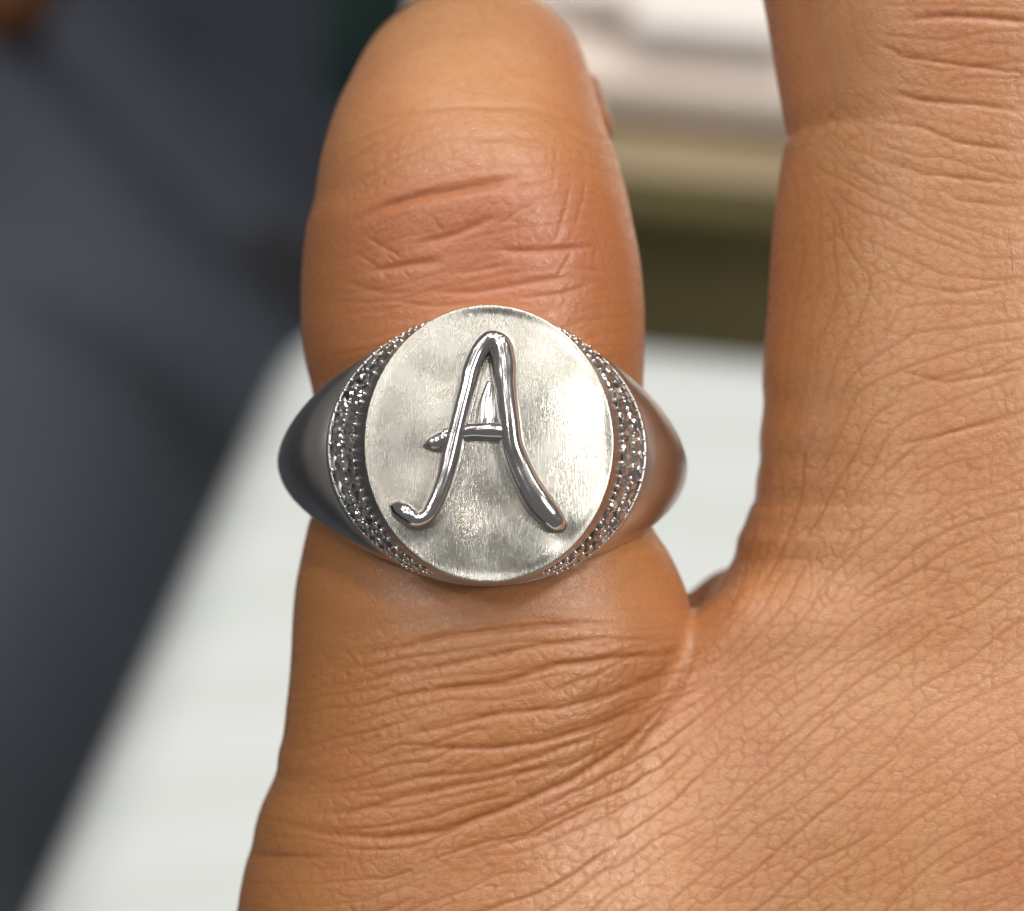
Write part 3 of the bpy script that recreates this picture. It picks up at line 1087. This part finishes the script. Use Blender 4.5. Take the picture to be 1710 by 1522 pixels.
def rp(x, y):
    """pixel on the ring's face -> ring space"""
    X_ = (x - 817) / PPM; Y_ = -(y - 740) / PPM
    c, s = math.cos(-ROLL), math.sin(-ROLL)
    X_, Y_ = c * X_ - s * Y_, s * X_ + c * Y_
    return X_, Y_ / math.cos(TILT)


A0, B0 = 5.90, 6.62
ZR = -11.5
RIN = 8.6


def band_mesh():
    th_k = [0, 20, 34, 40, 46, 53, 60, 68, 75, 83, 90, 105, 120, 150, 180]
    ro_k = [8.95, 9.45, 10.65, 11.35, 11.55, 11.45, 11.25, 11.0, 10.75, 10.5, 10.35, 10.05, 9.95, 9.9, 9.9]
    w_k = [6.45, 6.0, 5.3, 4.95, 4.5, 4.0, 3.5, 2.95, 2.5, 2.1, 1.9, 2.0, 1.9, 1.85, 1.8]
    n, m = 220, 40
    vs, fs = [], []
    for i in range(n):
        th = 2 * math.pi * i / n - math.pi
        td = abs(math.degrees(th))
        ro = np.interp(td, th_k, ro_k); w = np.interp(td, th_k, w_k)
        # light smoothing of the control curve
        for dlt in (-5, 5):
            ro += np.interp(abs(td + dlt), th_k, ro_k); w += np.interp(abs(td + dlt), th_k, w_k)
        ro /= 3; w /= 3
        e = 1.75 + 1.9 * max(0, 1 - td / 45)
        for j in range(m):
            a = math.pi * 2 * j / m
            cy, sy = math.cos(a), math.sin(a)
            y = w * math.copysign(abs(cy) ** (2 / e), cy)
            if sy >= 0: r = RIN + .3 + (ro - RIN - .3) * abs(sy) ** (2 / e)
            else: r = RIN + .3 - .3 * abs(sy) ** (2 / 3.5)
            vs.append((r * math.sin(th), y, ZR + r * math.cos(th)))
    for i in range(n):
        for j in range(m):
            i2, j2 = (i + 1) % n, (j + 1) % m
            fs.append((i * m + j, i2 * m + j, i2 * m + j2, i * m + j2))
    return vs, fs


bv, bf = band_mesh()
band = mesh_obj("band", bv, bf, M_BAND, ring)


def ell(ao, bo, z, n=180, tilt_low=0.0):
    out = []
    for i in range(n):
        f = 2 * math.pi * i / n
        out.append(((A0 + ao) * math.cos(f), (B0 + bo) * math.sin(f), z))
    return out


def loft(name, levels, mat, parent, close_last=False):
    n = len(levels[0])
    vs = [p for l in levels for p in l]
    fs = []
    for k in range(len(levels) - 1):
        for i in range(n):
            j = (i + 1) % n
            fs.append((k * n + i, (k + 1) * n + i, (k + 1) * n + j, k * n + j))
    if close_last: fs.append(tuple(range((len(levels) - 1) * n, len(levels) * n)))
    return mesh_obj(name, vs, fs, mat, parent)


# face plate: gently uneven, hammered near the letter
def plate():
    nr, nf = 70, 200
    vs, fs = [(0, 0, 0)], []
    r0 = np.random.default_rng(5)
    waves = [(r0.uniform(.35, 1.3), r0.uniform(0, 6.28), r0.uniform(0, 6.28), r0.uniform(.014, .038)) for _ in range(9)]

    def zf(x, y):
        z = .30 * (1 - (x / A0) ** 2 - (y / B0) ** 2)
        for k, d, p_, a_ in waves:
            z += a_ / (k + .4) * math.sin(k * (x * math.cos(d) + y * math.sin(d)) + p_)
        # dimples beside the letter's feet and arms
        for cx, cy, s, a_ in ((700, 905, .9, -.10), (735, 640, 1.0, -.06), (945, 905, .8, -.10), (820, 850, 1.3, -.10), (900, 650, 1.6, .05), (690, 770, 1.1, -.05), (820, 930, 1.4, -.05)):
            X_, Y_ = rp(cx, cy)
            z += a_ * math.exp(-((x - X_)**2 + (y - Y_)**2) / (s * s))
        return z
    for i in range(1, nr + 1):
        s = i / nr
        for j in range(nf):
            f = 2 * math.pi * j / nf
            x, y = A0 * s * math.cos(f), B0 * s * math.sin(f)
            k = min(1, (1 - s) * 14)
            vs.append((x, y, zf(x, y) * k * k * (3 - 2 * k) + .0))
    vs[0] = (0, 0, zf(0, 0))
    for j in range(nf): fs.append((0, 1 + j, 1 + (j + 1) % nf))
    for i in range(nr - 1):
        for j in range(nf):
            a = 1 + i * nf + j; b = 1 + i * nf + (j + 1) % nf
            fs.append((a, a + nf, b + nf, b))
    # rounded lip
    base = 1 + (nr - 1) * nf
    for k, (d, z) in enumerate(((.035, -.012), (.06, -.04), (.07, -.09))):
        o = len(vs)
        for j in range(nf):
            f = 2 * math.pi * j / nf
            vs.append(((A0 + d) * math.cos(f), (B0 + d) * math.sin(f), z))
        for j in range(nf):
            a = base + j; b = base + (j + 1) % nf; c = o + j; d2 = o + (j + 1) % nf
            fs.append((a, c, d2, b))
        base = o
    return mesh_obj("face_plate", vs, fs, M_BRUSH, ring), zf


pl, plate_z = plate()
M_BEZ = steel_polished("satin_bezel_metal", .38, (.62, .60, .58))
bez = loft("bezel", [ell(.068, .068, -.085), ell(.16, .06, -.30), ell(.30, .045, -.62), ell(.47, .03, -1.0), ell(.50, .02, -1.06), ell(.50, .01, -1.5)], M_BEZ, ring)
# recessed channel the diamonds sit in, with a thin raised outer lip
CH0 = (.52, .015, -1.34); CH1 = (1.66, .02, -2.62)
chan = loft("diamond_channel", [ell(.50, .01, -1.22), ell(*CH0), ell(.95, .02, -1.82), ell(1.30, .02, -2.22), ell(*CH1),
                                ell(1.70, .02, -2.42), ell(1.80, .03, -2.40), ell(1.90, .03, -2.55), ell(1.95, .03, -3.2), ell(1.6, 0, -4.4)], M_CHAN, ring)


def gem_mesh():
    vs, fs = [], []
    n = 8
    for k in range(n):
        a = 2 * math.pi * k / n; vs.append((.56 * math.cos(a), .56 * math.sin(a), .34))
    for k in range(n):
        a = 2 * math.pi * (k + .5) / n; vs.append((.83 * math.cos(a), .83 * math.sin(a), .18))
    for k in range(n):
        a = 2 * math.pi * k / n; vs.append((math.cos(a), math.sin(a), .03))
    for k in range(n):
        a = 2 * math.pi * k / n; vs.append((math.cos(a), math.sin(a), -.03))
    vs.append((0, 0, -.86))
    fs.append(tuple(range(n)))
    for k in range(n):
        j = (k + 1) % n
        fs.append((k, n + k, j)); fs.append((n + k, 2*n + k, 2*n + j)); 
        fs.append((j, n + k, 2*n + j)); fs.append((k, 2*n + k, n + k))
        fs.append((2*n + k, 3*n + k, 3*n + j, 2*n + j))
        fs.append((3*n + k, 4*n, 3*n + j))
    # fix double crown faces
    me = bpy.data.meshes.new("diamond")
    bm = bmesh.new()
    bvs = [bm.verts.new(v) for v in vs]
    done = set()
    for f in fs:
        key = tuple(sorted(f))
        if key in done: continue
        done.add(key); bm.faces.new([bvs[i] for i in f])
    bmesh.ops.recalc_face_normals(bm, faces=bm.faces)
    bm.to_mesh(me); bm.free()
    me.materials.append(M_DIA)
    return me


GEM = gem_mesh()
bead_bm = bmesh.new()
rg = random.Random(3)


def chan_pt(f, s):
    ao = .52 + (1.68 - .52) * s; z = -1.12 + (-2.40 + 1.12) * s
    return Vector(((A0 + ao) * math.cos(f), (B0 + .02) * math.sin(f), z))


def chan_frame(f, s):
    p = chan_pt(f, s)
    tu = (chan_pt(f + .01, s) - p).normalized(); tv = (chan_pt(f, min(1, s + .02)) - chan_pt(f, s - .02)).normalized()
    nrm = tu.cross(tv).normalized()
    if nrm.z < 0: nrm = -nrm
    return p, tu, nrm


n_gem = 0
for side in (0, math.pi):
    for row, s in ((0, .27), (1, .76)):
        f = R(-66) + row * .04
        while f < R(66):
            s_ = s + rg.uniform(-.07, .07)
            p, tu, nrm = chan_frame(f + side, s_)
            wloc = 1.72 * math.hypot(math.cos(f), .25)
            rad = min(.36, .215 * wloc + .02) * rg.uniform(.74, 1.12)
            o = bpy.data.objects.new("diamond", GEM)
            link(o, chan)
            z_ax = (nrm + Vector((rg.uniform(-.45, .45), rg.uniform(-.45, .45), 0))).normalized()
            x_ax = tu.cross(z_ax).normalized(); y_ax = z_ax.cross(x_ax)
            rot = Matrix((x_ax, y_ax, z_ax)).transposed().to_4x4()
            o.matrix_local = Matrix.Translation(p - nrm * .02) @ rot @ Matrix.Rotation(rg.uniform(0, .8), 4, 'Z') @ Matrix.Scale(rad, 4)
            n_gem += 1
            ds = (chan_pt(f + side + .01, s) - p).length / .01
            f2 = f + (2.02 * rad) / ds
            # grains of metal between the stones
            for ss in (s - .24, s + .0, s + .24):
                pm, _, nm = chan_frame((f + f2) / 2 + side, min(1, max(0.02, ss)))
                if abs(ss - s) < .01: continue
                bmesh.ops.create_icosphere(bead_bm, subdivisions=1, radius=rg.uniform(.085, .15), matrix=Matrix.Translation(pm + nm * .05))
            f = f2
beads = bm_obj("bead_setting", bead_bm, steel_polished('bead_metal', .12, (.93, .92, .90)), chan, True)
beads['kind'] = 'stuff'
print("gems", n_gem)


# --- raised letter: strokes with straight sides and a rounded back
def stroke(bm, pts, hgt, samples=60):
    """pts: (px, py, half width px, height factor)"""
    pts = P(pts)
    c = np.array([rp(a, b) for a, b, _, _ in pts])
    w = pts[:, 2] / PPM; hf = pts[:, 3]
    t = np.concatenate([[0], np.cumsum(np.hypot(*np.diff(c, axis=0).T))])
    u = np.linspace(0, t[-1], samples)

    def cr(v):     # catmull-rom through the control points
        k = np.clip(np.searchsorted(t, u, side='right') - 1, 0, len(t) - 2)
        h = (t[k+1] - t[k]); s = (u - t[k]) / h
        m = np.gradient(v, t)
        return (2*s**3-3*s**2+1)*v[k] + (s**3-2*s**2+s)*h*m[k] + (-2*s**3+3*s**2)*v[k+1] + (s**3-s**2)*h*m[k+1]
    x, y, ww, hh = cr(c[:, 0]), cr(c[:, 1]), np.maximum(cr(w), .02), np.maximum(cr(hf), .05)
    jr = np.random.default_rng(int(pts[0, 0]))
    def wob(a): return a * np.convolve(np.pad(np.interp(u, np.linspace(0, u[-1], 12), jr.standard_normal(12)), 6, mode='edge'), np.hanning(15)[1:-1] / 7, 'valid')
    x, y, ww, hh = x + wob(.018), y + wob(.018), ww * (1 + wob(.045)), hh * (1 + wob(.02))
    dx, dy = np.gradient(x), np.gradient(y)
    ln = np.hypot(dx, dy); nx, ny = -dy / ln, dx / ln
    prof = [(-1.30, -.12), (-1.10, .08), (-1.0, .28), (-1.0, .52)] + [(-math.cos(a), .52 + .48 * math.sin(a)) for a in np.linspace(.2, math.pi - .2, 11)] + [(1.0, .52), (1.0, .28), (1.10, .08), (1.30, -.12)]
    prev = None
    first = None
    for i in range(samples):
        zb = plate_z(x[i], y[i])
        ring_ = [bm.verts.new((x[i] + nx[i] * ww[i] * a, y[i] + ny[i] * ww[i] * a, zb * .5 + b * hgt * hh[i])) for a, b in prof]
        if prev:
            for j in range(len(prof) - 1):
                bm.faces.new((prev[j], ring_[j], ring_[j+1], prev[j+1]))
        else: first = ring_
        prev = ring_
    bm.faces.new(first); bm.faces.new(list(reversed(prev)))


lb = bmesh.new()
HL = 1.2
# left stroke from the curl up to the apex, over it and down the right leg
stroke(lb, [(650, 845, 3.1, .25), (657, 847, 10.6, .55), (668, 852, 14.8, .85), (682, 862, 15.4, .95), (696, 871, 13.7, .95), (711, 866, 13.7, .97), (727, 841, 14.8, 1), (741, 803, 15.8, 1), (751, 762, 16.9, 1), (764, 712, 16.4, 1),
            (777, 655, 15.4, 1), (789, 612, 15.8, 1), (803, 583, 16.9, 1), (817, 571, 17.9, 1), (829, 570, 16.9, .98)], HL, 120)
stroke(lb, [(808, 580, 12.7, .9), (820, 570, 15.8, 1.02), (832, 577, 18.5, 1.06), (839, 602, 20.1, 1.05), (843, 645, 20.1, 1.05), (849, 700, 18.5, 1.05), (857, 748, 19.0, 1.03), (870, 787, 20.6, 1.0), (887, 820, 21.7, .96), (908, 850, 21.7, .9), (925, 869, 19.0, .8), (938, 881, 12.7, .55), (943, 886, 4.2, .25)], HL, 120)
stroke(lb, [(740, 730, 12.6, .8), (780, 724, 13.8, .86), (810, 723, 14.4, .88), (845, 725, 13.8, .85)], HL, 40)           # crossbar
stroke(lb, [(705, 746, 1.5, .3), (712, 745, 8, .6), (725, 742, 14, .78), (742, 736, 15, .82), (757, 729, 13, .8)], HL, 40)  # spur
stroke(lb, [(818, 640, 6, .18), (815, 668, 15, .34), (813, 692, 19, .5), (812, 716, 22, .62)], HL, 30)             # metal left in the eye of the letter
bmesh.ops.recalc_face_normals(lb, faces=lb.faces)
let = bm_obj("letter", lb, M_POL, ring, True)
let['label'] = "raised polished script letter A"
print("done", round(time.time() - T0, 1))
